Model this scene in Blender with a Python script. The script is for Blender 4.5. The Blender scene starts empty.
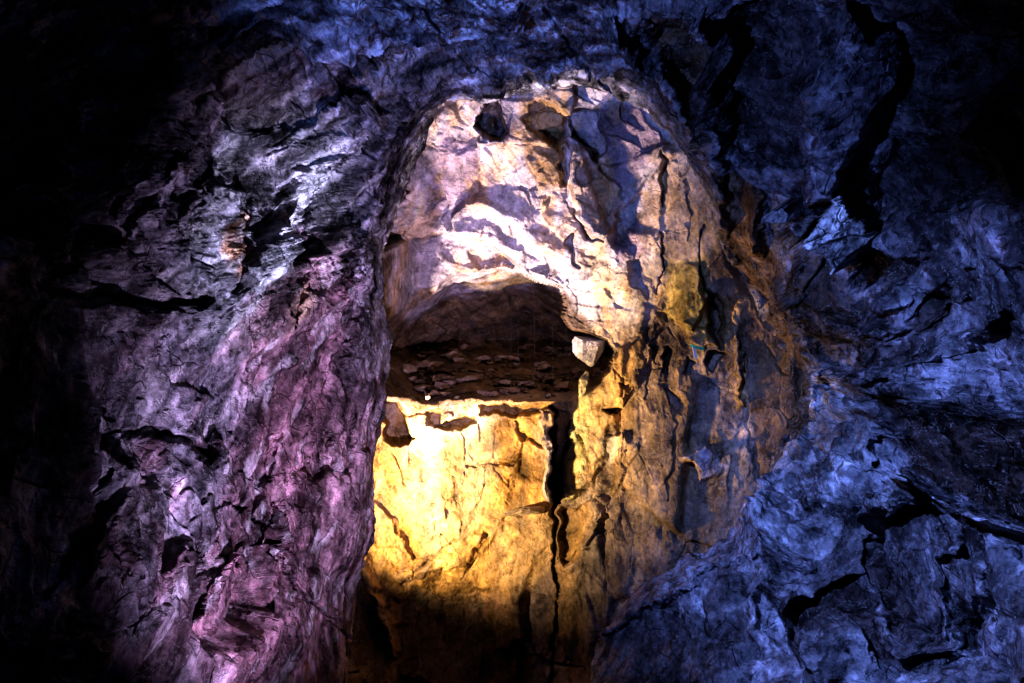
import bpy, math, time
import numpy as np
T0 = time.time()
F32 = np.float32
F = 682.7                      # 24 mm lens on a 36 mm wide frame, in pixels
PITCH = math.radians(12)
CAM = np.array([0, 0, 1.6], F32)
cp_, sp_ = math.cos(PITCH), math.sin(PITCH)

def world(u, v, d):
    """bearing (u, v) and distance forward d in metres -> world point"""
    x = (u - 512) / F * d
    yu = -(v - 341.5) / F * d
    return np.stack([x, cp_ * d - sp_ * yu, sp_ * d + cp_ * yu + CAM[2]], -1).astype(F32)

# ---------------------------------------------------------------- noise
rs = np.random.RandomState(7)
TAB = rs.rand(4096, 8).astype(F32)

def hidx(ix, iy, iz, seed):
    h = (ix * np.int32(73856093)) ^ (iy * np.int32(19349663)) ^ (iz * np.int32(83492791)) ^ np.int32(seed * 2654435 % 2147483647)
    h = h ^ (h >> 13)
    h = h * np.int32(1274126177)
    return (h ^ (h >> 16)) & 4095

def vnoise(p, seed=0):
    with np.errstate(over='ignore'):
        i = np.floor(p).astype(np.int32)
        f = (p - i).astype(F32)
        f = f * f * (3 - 2 * f)
        out = np.zeros(len(p), F32)
        for dx in (0, 1):
            wx = f[:, 0] if dx else 1 - f[:, 0]
            for dy in (0, 1):
                wy = f[:, 1] if dy else 1 - f[:, 1]
                for dz in (0, 1):
                    wz = f[:, 2] if dz else 1 - f[:, 2]
                    out += wx * wy * wz * TAB[hidx(i[:, 0] + dx, i[:, 1] + dy, i[:, 2] + dz, seed), 0]
    return out * 2 - 1

def fbm(p, seed=0, oct=5, gain=.5, ridge=False):
    a = 1.0; s = np.zeros(len(p), F32); t = 0
    for k in range(oct):
        n = vnoise(p * (2.03 ** k) + 17.3 * k, seed + k)
        if ridge: n = 1 - 2 * np.abs(n)
        s += a * n; t += a; a *= gain
    return s / t

JOINTS = np.array([(1, .3, .4), (-.9, .5, .1), (.2, -.6, 1), (-.1, .4, -1), (.5, .9, -.5), (-.6, -.8, .5), (.15, .1, .1)], F32)

def facet(p, seed, sharp=26.0):
    """piecewise planar broken-rock relief; returns height and nearness to a joint"""
    with np.errstate(over='ignore'):
        b = np.floor(p - .5).astype(np.int32)
        W = np.zeros(len(p), F32); H = np.zeros(len(p), F32); TN = np.zeros(len(p), F32)
        d1 = np.full(len(p), 9, F32); d2 = np.full(len(p), 9, F32)
        for dx in (0, 1):
            for dy in (0, 1):
                for dz in (0, 1):
                    c = b + np.array([dx, dy, dz], np.int32)
                    r = TAB[hidx(c[:, 0], c[:, 1], c[:, 2], seed)]
                    cen = c + .5 + (r[:, :3] - .5) * .8
                    q = (p - cen).astype(F32)
                    dd = (q * q).sum(1)
                    g = JOINTS[(r[:, 7] * 6.99).astype(np.int32)] + (r[:, 4:7] - .5) * .9
                    h = (r[:, 3] - .5) * .15 + (g * q).sum(1)
                    w = np.exp(-sharp * dd)
                    W += w; H += w * h; TN += w * (r[:, 4] - .5)
                    m = dd < d1
                    d2 = np.where(m, d1, np.minimum(d2, dd)); d1 = np.where(m, dd, d1)
    return H / (W + 1e-12), np.sqrt(d2) - np.sqrt(d1), TN / (W + 1e-12)

def chip(p, seed, k=.9):
    """conchoidal chips: shallow scoops that meet in sharp arrises"""
    with np.errstate(over='ignore'):
        b = np.floor(p - .5).astype(np.int32)
        H = np.full(len(p), 9, F32); d1 = H.copy(); d2 = H.copy()
        for dx in (0, 1):
            for dy in (0, 1):
                for dz in (0, 1):
                    c = b + np.array([dx, dy, dz], np.int32)
                    r = TAB[hidx(c[:, 0], c[:, 1], c[:, 2], seed)]
                    q = (p - (c + .5 + (r[:, :3] - .5) * .8)).astype(F32)
                    dd = (q * q).sum(1)
                    h = (r[:, 3] - .5) * .5 + ((r[:, 4:7] - .5) * 1.5 * q).sum(1) + k * dd
                    m = h < H
                    H = np.where(m, h, H)
    return H - .15

def stretch(p, direction, k):
    d = np.array(direction, F32); d /= np.linalg.norm(d)
    a = p @ d
    return (p - np.outer(a, d) * (1 - 1 / k)).astype(F32)

# ---------------------------------------------------------------- shape tools in bearing space
def tps(pts):
    P = np.array([(a / 100, b / 100) for a, b, _ in pts]); z = np.array([c for *_, c in pts])
    n = len(P)
    def U(r2): return r2 * np.log(r2 + 1e-9) * .5
    K = U(((P[:, None] - P[None]) ** 2).sum(-1)) + np.eye(n) * .15
    A = np.zeros((n + 3, n + 3)); A[:n, :n] = K; A[:n, n] = 1; A[:n, n + 1:] = P
    A[n:, :n] = A[:n, n:].T
    s = np.linalg.solve(A, np.concatenate([z, [0, 0, 0]])).astype(F32)
    def f(u, v):
        u = (u / 100).astype(F32); v = (v / 100).astype(F32)
        o = s[n] + s[n + 1] * u + s[n + 2] * v
        for i in range(n):
            o = o + s[i] * U((u - F32(P[i, 0])) ** 2 + (v - F32(P[i, 1])) ** 2)
        return o.astype(F32)
    return f

def sdpoly(u, v, poly, margin=60):
    """signed distance in bearing units, negative inside"""
    pl = np.array(poly, F32)
    x0, y0 = pl.min(0) - margin; x1, y1 = pl.max(0) + margin
    out = np.full(u.shape, margin, F32)
    m = (u > x0) & (u < x1) & (v > y0) & (v < y1)
    a = u[m]; b = v[m]
    if a.size == 0: return out
    dist = np.full(a.shape, 1e9, F32); ins = np.zeros(a.shape, bool)
    for i in range(len(pl)):
        ax, ay = pl[i]; bx, by = pl[(i + 1) % len(pl)]
        ex, ey = bx - ax, by - ay
        t = np.clip(((a - ax) * ex + (b - ay) * ey) / (ex * ex + ey * ey + 1e-9), 0, 1)
        dist = np.minimum(dist, (a - ax - t * ex) ** 2 + (b - ay - t * ey) ** 2)
        c = ((ay > b) != (by > b)) & (a < (bx - ax) * (b - ay) / ((by - ay) if by != ay else 1e-9) + ax)
        ins ^= c
    dist = np.sqrt(dist)
    out[m] = np.where(ins, -dist, dist)
    return out

def dline(u, v, line, margin=40):
    pl = np.array(line, F32)
    x0, y0 = pl.min(0) - margin; x1, y1 = pl.max(0) + margin
    out = np.full(u.shape, 1e3, F32)
    m = (u > x0) & (u < x1) & (v > y0) & (v < y1)
    a = u[m]; b = v[m]
    if a.size == 0: return out
    dist = np.full(a.shape, 1e9, F32)
    for i in range(len(pl) - 1):
        ax, ay = pl[i]; bx, by = pl[i + 1]
        ex, ey = bx - ax, by - ay
        t = np.clip(((a - ax) * ex + (b - ay) * ey) / (ex * ex + ey * ey + 1e-9), 0, 1)
        dist = np.minimum(dist, (a - ax - t * ex) ** 2 + (b - ay - t * ey) ** 2)
    out[m] = np.sqrt(dist)
    return out

def sstep(x, a, b):
    t = np.clip((x - a) / (b - a), 0, 1)
    return t * t * (3 - 2 * t)

def inside(sd, soft=3.0):
    return 1 - sstep(sd, -soft, soft)

# features: ('pit'|'bump', polygon, metres, softness)  ('tilt', polygon, metres, gx, gy per 100, softness)
#           ('crack'|'ridge', polyline, metres, width)
def apply_features(d, u, v, feats):
    q = np.stack([u, v, np.zeros_like(u)], -1)
    cu = u + 3.5 * fbm(q / 11, 801, 3, .7); cv = v + 3.5 * fbm(q / 11 + 9, 805, 3, .7)
    cw = .75 + .9 * fbm(q / 30, 811, 3)
    for f in feats:
        k = f[0]
        if k in ('pit', 'bump'):
            w = inside(sdpoly(cu, cv, f[1]), f[3])
            d = d + (f[2] if k == 'pit' else -f[2]) * w
        elif k == 'tilt':
            c = np.mean(np.array(f[1]), 0)
            w = inside(sdpoly(cu, cv, f[1]), f[5])
            d = d - w * (f[2] + f[3] * (u - c[0]) / 100 + f[4] * (v - c[1]) / 100)
        elif k in ('crack', 'ridge'):
            w = np.clip(1 - dline(cu, cv, f[1]) / (f[3] * (np.clip(cw, .1, 2) if k == 'crack' else 1)), 0, 1)
            if k == 'ridge': w = w * w * (3 - 2 * w)
            d = d + (f[2] if k == 'crack' else -f[2]) * w
    return d.astype(F32)

def paint(col, u, v, patches):
    for poly, c, soft, amt in patches:
        w = (inside(sdpoly(u, v, poly), soft) * amt)[:, None]
        col = col * (1 - w) + np.array(c, F32) * w
    return col

def grid_normals(P):
    du = np.gradient(P, axis=1); dv = np.gradient(P, axis=0)
    n = np.cross(du, dv)
    n /= np.linalg.norm(n, axis=-1, keepdims=True) + 1e-9
    # towards the camera
    s = np.sign(((P - CAM) * n).sum(-1, keepdims=True)); s[s == 0] = 1
    return (-n * s).astype(F32)

def blur(A, r):
    """box blur along both axes, keeps shape"""
    for ax in (0, 1):
        k = 2 * r + 1
        pad = [(0, 0)] * A.ndim; pad[ax] = (r + 1, r)
        c = np.cumsum(np.pad(A, pad, mode='edge').astype(np.float64), axis=ax)
        n = A.shape[ax]
        hi = np.take(c, range(k, k + n), axis=ax); lo = np.take(c, range(0, n), axis=ax)
        A = ((hi - lo) / k).astype(F32)
    return A

# ---------------------------------------------------------------- materials
def rock_material(name, rough=.42, bump=.5, tint=(1, 1, 1), grain=1.0, spec=.5, glint=12.0):
    m = bpy.data.materials.new(name); m.use_nodes = True
    nt = m.node_tree; N = nt.nodes; L = nt.links
    for n in list(N): N.remove(n)
    out = N.new('ShaderNodeOutputMaterial'); b = N.new('ShaderNodeBsdfPrincipled')
    L.new(b.outputs[0], out.inputs[0])
    tc = N.new('ShaderNodeTexCoord')
    at = N.new('ShaderNodeAttribute'); at.attribute_name = 'mineral'
    def noise(scale, detail, rough_=.6, dist=0.0):
        n = N.new('ShaderNodeTexNoise'); n.inputs['Scale'].default_value = scale
        n.inputs['Detail'].default_value = detail; n.inputs['Roughness'].default_value = rough_
        n.inputs['Distortion'].default_value = dist
        L.new(tc.outputs['Object'], n.inputs['Vector']); return n
    def rng(src, a, b_, c, d):
        n = N.new('ShaderNodeMapRange'); n.inputs[1].default_value = a; n.inputs[2].default_value = b_
        n.inputs[3].default_value = c; n.inputs[4].default_value = d
        L.new(src, n.inputs[0]); return n.outputs[0]
    def math_(op, a, b_):
        n = N.new('ShaderNodeMath'); n.operation = op
        for i, x in enumerate((a, b_)):
            if isinstance(x, (int, float)): n.inputs[i].default_value = x
            else: L.new(x, n.inputs[i])
        return n.outputs[0]
    n1 = noise(3.1 * grain, 5, .7, .5); n2 = noise(21 * grain, 4, .72, 0); n3 = noise(95 * grain, 1, .6)
    k1 = rng(n1.outputs[0], .32, .68, .3, 1.75)
    k2 = rng(n2.outputs[0], .3, .7, .55, 1.45)
    k3 = rng(n3.outputs[0], .3, .72, .8, 1.2)
    k = math_('MULTIPLY', math_('MULTIPLY', k1, k2), k3)
    mul = N.new('ShaderNodeMix'); mul.data_type = 'RGBA'; mul.blend_type = 'MULTIPLY'; mul.inputs[0].default_value = 1
    L.new(at.outputs['Color'], mul.inputs[6])
    cmb = N.new('ShaderNodeCombineColor')
    for i in range(3): L.new(math_('MULTIPLY', k, tint[i]), cmb.inputs[i])
    L.new(cmb.outputs[0], mul.inputs[7])
    # thin pale calcite veins
    av = math_('ABSOLUTE', math_('SUBTRACT', n1.outputs[0], .47), 0)
    vein = rng(av, 0, .006, .3, 0)
    mv = N.new('ShaderNodeMix'); mv.data_type = 'RGBA'
    L.new(math_('MULTIPLY', vein, k2), mv.inputs[0]); L.new(mul.outputs[2], mv.inputs[6]); mv.inputs[7].default_value = (.5, .47, .44, 1)
    L.new(mv.outputs[2], b.inputs['Base Color'])
    L.new(rng(math_('ADD', n1.outputs[0], math_('MULTIPLY', n2.outputs[0], .4)), .5, .85, rough - .2, rough + .22), b.inputs['Roughness'])
    bw = N.new('ShaderNodeRGBToBW'); L.new(mv.outputs[2], bw.inputs[0])
    L.new(rng(bw.outputs[0], .01, .3, .06, spec + .15), b.inputs['Specular IOR Level'])
    # relief finer than the mesh
    vo = N.new('ShaderNodeTexVoronoi'); vo.feature = 'DISTANCE_TO_EDGE'; vo.inputs['Scale'].default_value = 3.3 * grain
    ds = N.new('ShaderNodeVectorMath'); ds.operation = 'MULTIPLY_ADD'
    nd = noise(5 * grain, 1, .5); L.new(nd.outputs['Color'], ds.inputs[0]); ds.inputs[1].default_value = (.12, .12, .12); L.new(tc.outputs['Object'], ds.inputs[2])
    L.new(ds.outputs[0], vo.inputs['Vector'])
    crack = math_('MULTIPLY', rng(vo.outputs['Distance'], 0, .03, -.3, 0), rng(nd.outputs[0], .5, .6, 0, 1))
    # tiny broken crystal faces, each tilted its own way: they give the damp rock its glints
    vc = N.new('ShaderNodeTexVoronoi'); vc.inputs['Scale'].default_value = 24 * grain
    st = N.new('ShaderNodeMapping'); st.inputs['Rotation'].default_value = (.3, .55, .2); st.inputs['Scale'].default_value = (1, 1, .45); L.new(ds.outputs[0], st.inputs[0])
    L.new(st.outputs[0], vc.inputs['Vector'])
    sp = N.new('ShaderNodeVectorMath'); sp.operation = 'SUBTRACT'; L.new(vc.outputs['Color'], sp.inputs[0]); sp.inputs[1].default_value = (.5, .5, .5)
    sq = N.new('ShaderNodeVectorMath'); sq.operation = 'SUBTRACT'; L.new(st.outputs[0], sq.inputs[0]); L.new(vc.outputs['Position'], sq.inputs[1])
    sd = N.new('ShaderNodeVectorMath'); sd.operation = 'DOT_PRODUCT'; L.new(sp.outputs[0], sd.inputs[0]); L.new(sq.outputs[0], sd.inputs[1])
    vb = N.new('ShaderNodeTexVoronoi'); vb.inputs['Scale'].default_value = 7.5 * grain; L.new(st.outputs[0], vb.inputs['Vector'])
    tp = N.new('ShaderNodeVectorMath'); tp.operation = 'SUBTRACT'; L.new(vb.outputs['Color'], tp.inputs[0]); tp.inputs[1].default_value = (.5, .5, .5)
    tq = N.new('ShaderNodeVectorMath'); tq.operation = 'SUBTRACT'; L.new(st.outputs[0], tq.inputs[0]); L.new(vb.outputs['Position'], tq.inputs[1])
    td = N.new('ShaderNodeVectorMath'); td.operation = 'DOT_PRODUCT'; L.new(tp.outputs[0], td.inputs[0]); L.new(tq.outputs[0], td.inputs[1])
    big = math_('MULTIPLY', td.outputs['Value'], glint * .45 * grain)
    h = math_('ADD', math_('ADD', math_('MULTIPLY', n2.outputs[0], .35), math_('MULTIPLY', n3.outputs[0], .07)), math_('ADD', math_('ADD', crack, big), math_('MULTIPLY', sd.outputs['Value'], glint * grain)))
    bp = N.new('ShaderNodeBump'); bp.inputs['Strength'].default_value = bump; bp.inputs['Distance'].default_value = .08
    L.new(h, bp.inputs['Height']); L.new(bp.outputs[0], b.inputs['Normal'])
    return m

M_WALL = rock_material('dark_damp_rock', .34, 1.0, spec=.8, glint=20)
M_SHAFT = rock_material('ochre_stained_rock', .45, .6)
M_STONE = rock_material('broken_stone', .5, .5, grain=1.6)

def link(o):
    bpy.context.scene.collection.objects.link(o); return o

def make_mesh(name, co, quads, col, mat, smooth=True):
    me = bpy.data.meshes.new(name)
    used = np.zeros(len(co), bool); used[quads.ravel()] = True
    remap = np.cumsum(used) - 1
    co = co[used]; col = col[used]; quads = remap[quads].astype(np.int32)
    me.vertices.add(len(co)); me.vertices.foreach_set('co', co.astype(F32).ravel())
    nq = len(quads)
    me.loops.add(nq * 4); me.loops.foreach_set('vertex_index', quads.ravel())
    me.polygons.add(nq); me.polygons.foreach_set('loop_start', np.arange(0, nq * 4, 4, dtype=np.int32))
    me.polygons.foreach_set('loop_total', np.full(nq, 4, np.int32))
    me.polygons.foreach_set('use_smooth', np.full(nq, smooth, bool))
    me.update(calc_edges=True)
    a = me.color_attributes.new('mineral', 'FLOAT_COLOR', 'POINT')
    a.data.foreach_set('color', np.concatenate([np.clip(col, 0.004, .9), np.ones((len(col), 1))], 1).astype(F32).ravel())
    me.materials.append(mat)
    return link(bpy.data.objects.new(name, me))

def tag(o, label, cat, kind=None, group=None):
    o['label'] = label; o['category'] = cat
    if kind: o['kind'] = kind
    if group: o['group'] = group
    return o

def axis(a, b, lo, hi, step, coarse):
    return np.concatenate([np.arange(a, lo, coarse), np.arange(lo, hi, step), np.arange(hi, b, coarse)]).astype(F32)

def ragged(u, v, amp1, amp2, seed):
    q = np.stack([u, v, np.zeros_like(u)], -1).reshape(-1, 3)
    a = fbm(q / 38, seed, 3).reshape(u.shape) * amp1 + fbm(q / 9, seed + 9, 2).reshape(u.shape) * amp2
    b = fbm(q / 38 + 50, seed + 20, 3).reshape(u.shape) * amp1 + fbm(q / 9 + 50, seed + 30, 2).reshape(u.shape) * amp2
    return u + a, v + b

# ---------------------------------------------------------------- the opening between the near cave and the lit shaft
WINDOW = [(348, 960), (347, 683), (356, 600), (374, 545), (372, 480), (384, 410), (389, 340), (381, 285), (383, 240), (400, 205),
          (424, 150), (434, 112), (447, 101), (480, 104), (520, 91), (570, 88), (615, 93), (645, 112), (672, 138),
          (698, 180), (715, 225), (735, 270), (765, 330), (806, 372), (800, 405), (778, 450), (760, 500), (735, 545), (690, 565),
          (640, 590), (600, 630), (588, 683), (584, 960)]

FRONT_PTS = [(-280, -220, 2.6), (-280, 340, 2.2), (-280, 900, 2.0), (0, 0, 3.8), (0, 341, 3.5), (0, 683, 3.2), (120, 120, 4.6),
    (120, 420, 4.6), (150, 683, 4.2), (250, 220, 5.9), (230, 450, 5.5), (260, 600, 5.2), (330, 140, 6.9), (330, 330, 6.7),
    (330, 500, 6.6), (330, 683, 6.3), (385, 300, 7.9), (372, 450, 7.7), (355, 620, 7.4), (350, 800, 6.8), (200, 0, 4.7),
    (400, 0, 5.2), (420, 100, 7.6), (380, 200, 7.8), (520, 85, 7.9), (600, 85, 7.9), (520, 0, 5.6), (520, -200, 3.2),
    (650, 40, 6.7), (690, 180, 7.7), (740, 300, 7.9), (700, 0, 5.7), (760, 150, 6.6), (800, 370, 7.7), (850, 250, 6.2),
    (900, 100, 5.0), (1024, 0, 3.9), (1024, 341, 4.4), (1024, 683, 3.7), (1280, -200, 2.6), (1280, 341, 2.5), (1280, 900, 2.2),
    (850, 480, 6.2), (850, 683, 5.1), (700, 600, 6.8), (700, 520, 7.6), (620, 683, 6.6), (580, 700, 6.7), (700, 850, 4.8),
    (500, 850, 6), (950, 600, 4.7), (1000, 150, 4.3), (470, 300, 8.6), (470, 600, 8.2), (600, 400, 8.4)]

FRONT_FEATS = [
    # left wall: overhanging shelves and strata, upper part
    ('tilt', [(262, 150), (320, 105), (362, 92), (366, 118), (352, 150), (310, 168), (285, 166)], .22, .1, -.5, 3),
    ('crack', [(262, 152), (300, 134), (352, 108)], .10, 5), ('crack', [(285, 168), (330, 150), (366, 125)], .12, 5),
    ('pit', [(205, 62), (250, 50), (300, 45), (318, 70), (290, 100), (262, 122), (238, 132), (215, 118), (200, 90)], .28, 5),
    ('pit', [(262, 120), (275, 106), (296, 100), (290, 116), (270, 126)], .18, 3),
    ('bump', [(340, 62), (365, 58), (382, 66), (374, 78), (350, 80)], .18, 4),
    ('ridge', [(95, 85), (70, 120), (60, 150)], .10, 8),
    ('ridge', [(122, 150), (100, 178), (84, 196)], .14, 9), ('ridge', [(148, 160), (126, 190), (112, 214)], .12, 8),
    ('ridge', [(186, 146), (160, 180), (140, 215), (128, 236)], .16, 9), ('ridge', [(205, 158), (190, 190), (165, 228)], .12, 7),
    ('crack', [(112, 150), (92, 185), (78, 200)], .14, 6), ('crack', [(172, 150), (150, 180), (124, 222)], .16, 6),
    ('pit', [(60, 205), (100, 205), (128, 240), (150, 258), (178, 275), (196, 300), (150, 305), (110, 290), (90, 262), (60, 240)], .30, 6),
    ('crack', [(150, 222), (185, 250), (200, 272)], .12, 5),
    # the bright slab and the joints beside it
    ('bump', [(305, 160), (330, 168), (300, 215), (272, 262), (245, 290), (236, 270), (262, 225)], .14, 5),
    ('crack', [(338, 150), (318, 180), (296, 218), (285, 250)], .16, 5),
    ('crack', [(292, 240), (291, 275), (284, 310), (280, 330)], .14, 4),
    ('crack', [(240, 200), (236, 250), (218, 290)], .12, 5),
    ('tilt', [(205, 180), (238, 192), (232, 215), (200, 205)], .12, 0, -.4, 3),
    ('pit', [(185, 270), (215, 250), (226, 290), (206, 318), (186, 300)], .22, 5),
    # rounded buttress by the edge of the opening
    ('ridge', [(372, 130), (356, 240), (362, 330), (352, 440), (348, 560)], .20, 32),
    ('crack', [(344, 250), (336, 330), (350, 400), (344, 470)], .15, 10),
    # lower left wall
    ('pit', [(318, 428), (330, 432), (326, 470), (312, 480), (308, 458)], .35, 3),
    ('pit', [(262, 440), (282, 430), (280, 470), (256, 510), (236, 512), (246, 478)], .35, 4),
    ('pit', [(185, 430), (212, 400), (214, 430), (206, 460), (190, 462)], .30, 5),
    ('pit', [(226, 505), (262, 515), (285, 540), (272, 560), (240, 550), (222, 580), (205, 620), (200, 575)], .38, 4),
    ('crack', [(218, 505), (250, 512), (275, 530), (284, 545)], .25, 6), ('crack', [(284, 545), (300, 600), (330, 620), (350, 640)], .16, 5),
    ('crack', [(100, 430), (150, 428), (180, 448), (200, 465)], .22, 7), ('crack', [(60, 380), (90, 395), (110, 410)], .2, 6),
    ('crack', [(88, 480), (70, 540), (40, 600)], .2, 8), ('ridge', [(115, 500), (105, 540), (130, 568)], .12, 10),
    ('tilt', [(178, 545), (200, 530), (205, 570), (172, 572)], .12, 0, .4, 4), ('tilt', [(285, 500), (308, 512), (292, 556), (280, 550)], .14, 0, .3, 3),
    ('ridge', [(262, 565), (282, 590), (296, 610)], .12, 8), ('ridge', [(210, 620), (240, 560), (255, 545)], .16, 8),
    ('bump', [(60, 640), (100, 632), (118, 650), (100, 683), (70, 690), (50, 668)], .22, 6),
    ('pit', [(60, 600), (90, 560), (150, 600), (130, 628), (80, 625)], .25, 7),
    ('crack', [(0, 290), (60, 290), (130, 300), (190, 306)], .22, 10), ('tilt', [(0, 190), (20, 186), (58, 205), (40, 240), (0, 250)], .2, .3, -.3, 4),
    ('bump', [(85, 242), (118, 240), (122, 262), (100, 282), (80, 275)], .16, 5),
    # ceiling
    ('crack', [(420, 0), (470, 60), (520, 62), (560, 90), (600, 100)], .18, 7), ('crack', [(545, 5), (575, 45), (612, 92)], .16, 6),
    ('ridge', [(400, 30), (430, 50), (460, 45), (500, 60), (560, 62)], .14, 12), ('pit', [(360, 0), (400, 5), (415, 30), (390, 40), (365, 28)], .25, 5),
    ('pit', [(450, 10), (480, 5), (510, 25), (500, 45), (470, 35)], .22, 6), ('ridge', [(375, 110), (400, 80), (440, 70)], .12, 9),
    ('pit', [(120, 20), (160, 30), (150, 75), (110, 80), (85, 55)], .3, 6),
    ('ridge', [(216, 40), (240, 22), (270, 14)], .14, 7), ('ridge', [(205, 55), (230, 42), (245, 44)], .10, 6),
    # right of the opening: blue rib, brown groove, second rib
    ('ridge', [(618, 12), (650, 60), (680, 112), (700, 160), (722, 225)], .40, 15),
    ('pit', [(650, 0), (690, 0), (706, 70), (730, 130), (752, 190), (785, 262), (800, 330), (806, 372), (765, 330), (735, 262), (712, 200), (694, 140), (668, 70)], .42, 5),
    ('ridge', [(700, 8), (716, 60), (722, 105), (736, 150), (745, 195), (760, 245)], .44, 13),
    ('tilt', [(728, 96), (742, 84), (741, 100), (754, 156), (742, 158), (735, 130)], .16, -.8, 0, 3),
    ('pit', [(724, 0), (800, 0), (806, 40), (790, 55), (800, 90), (806, 140), (802, 158), (770, 148), (746, 120), (740, 80), (730, 40)], .45, 6),
    ('tilt', [(853, 2), (866, 40), (885, 58), (870, 95), (850, 150), (835, 196), (816, 200), (812, 180), (818, 135), (803, 125), (800, 90), (822, 58), (846, 28)], .50, -.7, .1, 3),
    ('tilt', [(838, 192), (850, 205), (866, 235), (862, 252), (841, 275), (829, 255), (822, 232)], .52, -1.1, 0, 2),
    ('tilt', [(777, 205), (792, 196), (804, 214), (800, 235), (790, 244), (776, 232)], .40, -.9, 0, 2),
    ('tilt', [(798, 243), (812, 238), (819, 255), (814, 292), (800, 294)], .2, -.8, 0, 2),
    ('pit', [(865, 180), (880, 148), (950, 145), (1010, 165), (1024, 200), (960, 208), (900, 215), (872, 230)], .5, 6),
    ('pit', [(845, 262), (880, 245), (905, 258), (935, 262), (910, 285), (872, 284), (852, 290)], .4, 4),
    ('pit', [(875, 60), (960, 40), (1060, 20), (1060, 80), (960, 100), (890, 110)], .35, 8),
    ('tilt', [(871, 302), (885, 290), (908, 288), (904, 308), (880, 316)], .16, -.6, .4, 3),
    ('ridge', [(872, 326), (900, 330), (930, 322), (950, 300)], .16, 7), ('ridge', [(945, 340), (975, 332), (1000, 316)], .2, 8),
    ('pit', [(920, 300), (945, 290), (950, 312), (935, 335), (910, 330)], .35, 4), ('pit', [(830, 330), (870, 335), (930, 340), (928, 358), (880, 372), (850, 378), (828, 360)], .35, 5),
    ('ridge', [(810, 380), (845, 372), (880, 385), (930, 360), (960, 345)], .2, 10),
    ('pit', [(828, 388), (840, 372), (866, 378), (872, 400), (852, 404), (838, 416), (826, 410)], .32, 4),
    ('pit', [(883, 398), (905, 404), (940, 395), (985, 410), (1030, 412), (1040, 560), (1000, 510), (960, 490), (930, 470), (905, 440), (890, 425)], .4, 9),
    ('tilt', [(876, 505), (905, 490), (925, 478), (934, 492), (930, 505), (900, 522), (880, 532), (858, 540), (862, 520)], .34, -.3, -.9, 2),
    ('pit', [(900, 455), (914, 445), (925, 470), (912, 485), (896, 476)], .35, 3),
    ('ridge', [(925, 480), (955, 500), (985, 520), (1030, 535)], .22, 10),
    ('pit', [(852, 536), (880, 520), (896, 516), (878, 548), (890, 575), (900, 610), (902, 640), (890, 632), (872, 590), (858, 566)], .4, 3),
    ('pit', [(798, 612), (812, 606), (830, 590), (856, 572), (868, 590), (880, 625), (900, 660), (888, 672), (870, 640), (852, 616), (825, 640), (800, 668), (792, 640)], .5, 3),
    ('pit', [(765, 618), (782, 606), (788, 625), (792, 655), (778, 648), (764, 640)], .35, 3),
    ('crack', [(948, 540), (936, 560), (934, 600), (936, 630)], .0, 5), ('ridge', [(975, 550), (940, 562), (934, 600), (937, 630)], .09, 6),
    ('tilt', [(822, 640), (850, 615), (868, 640), (880, 683), (830, 700), (815, 670)], .2, -.5, -.3, 4),
    ('tilt', [(690, 540), (700, 520), (760, 500), (762, 540), (730, 555), (705, 565), (684, 552)], .14, -.5, 0, 3),
    ('pit', [(950, 620), (1000, 600), (1040, 630), (1030, 683), (960, 690)], .3, 6),
    ('pit', [(900, 668), (950, 650), (965, 668), (940, 690), (900, 690)], .3, 4),
    ('ridge', [(600, 625), (650, 603), (690, 590), (740, 560), (800, 560)], .2, 14),
    ('pit', [(600, 640), (640, 622), (680, 612), (700, 640), (690, 700), (600, 700)], .25, 8),
    ('crack', [(745, 520), (770, 545), (790, 560)], .2, 6), ('pit', [(806, 520), (820, 512), (838, 518), (835, 540), (815, 545)], .22, 4),
]

# albedos
GREY = (.17, .165, .185); MAUVE = (.25, .115, .13); DARK = (.035, .025, .022); PALE = (.42, .40, .42)  # DARK is stain plus the shade of cavities, painted in
BROWN = (.13, .065, .025); OCHRE = (.42, .24, .06); CREAM = (.62, .50, .38); QUARTZ = (.62, .58, .58)

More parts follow.
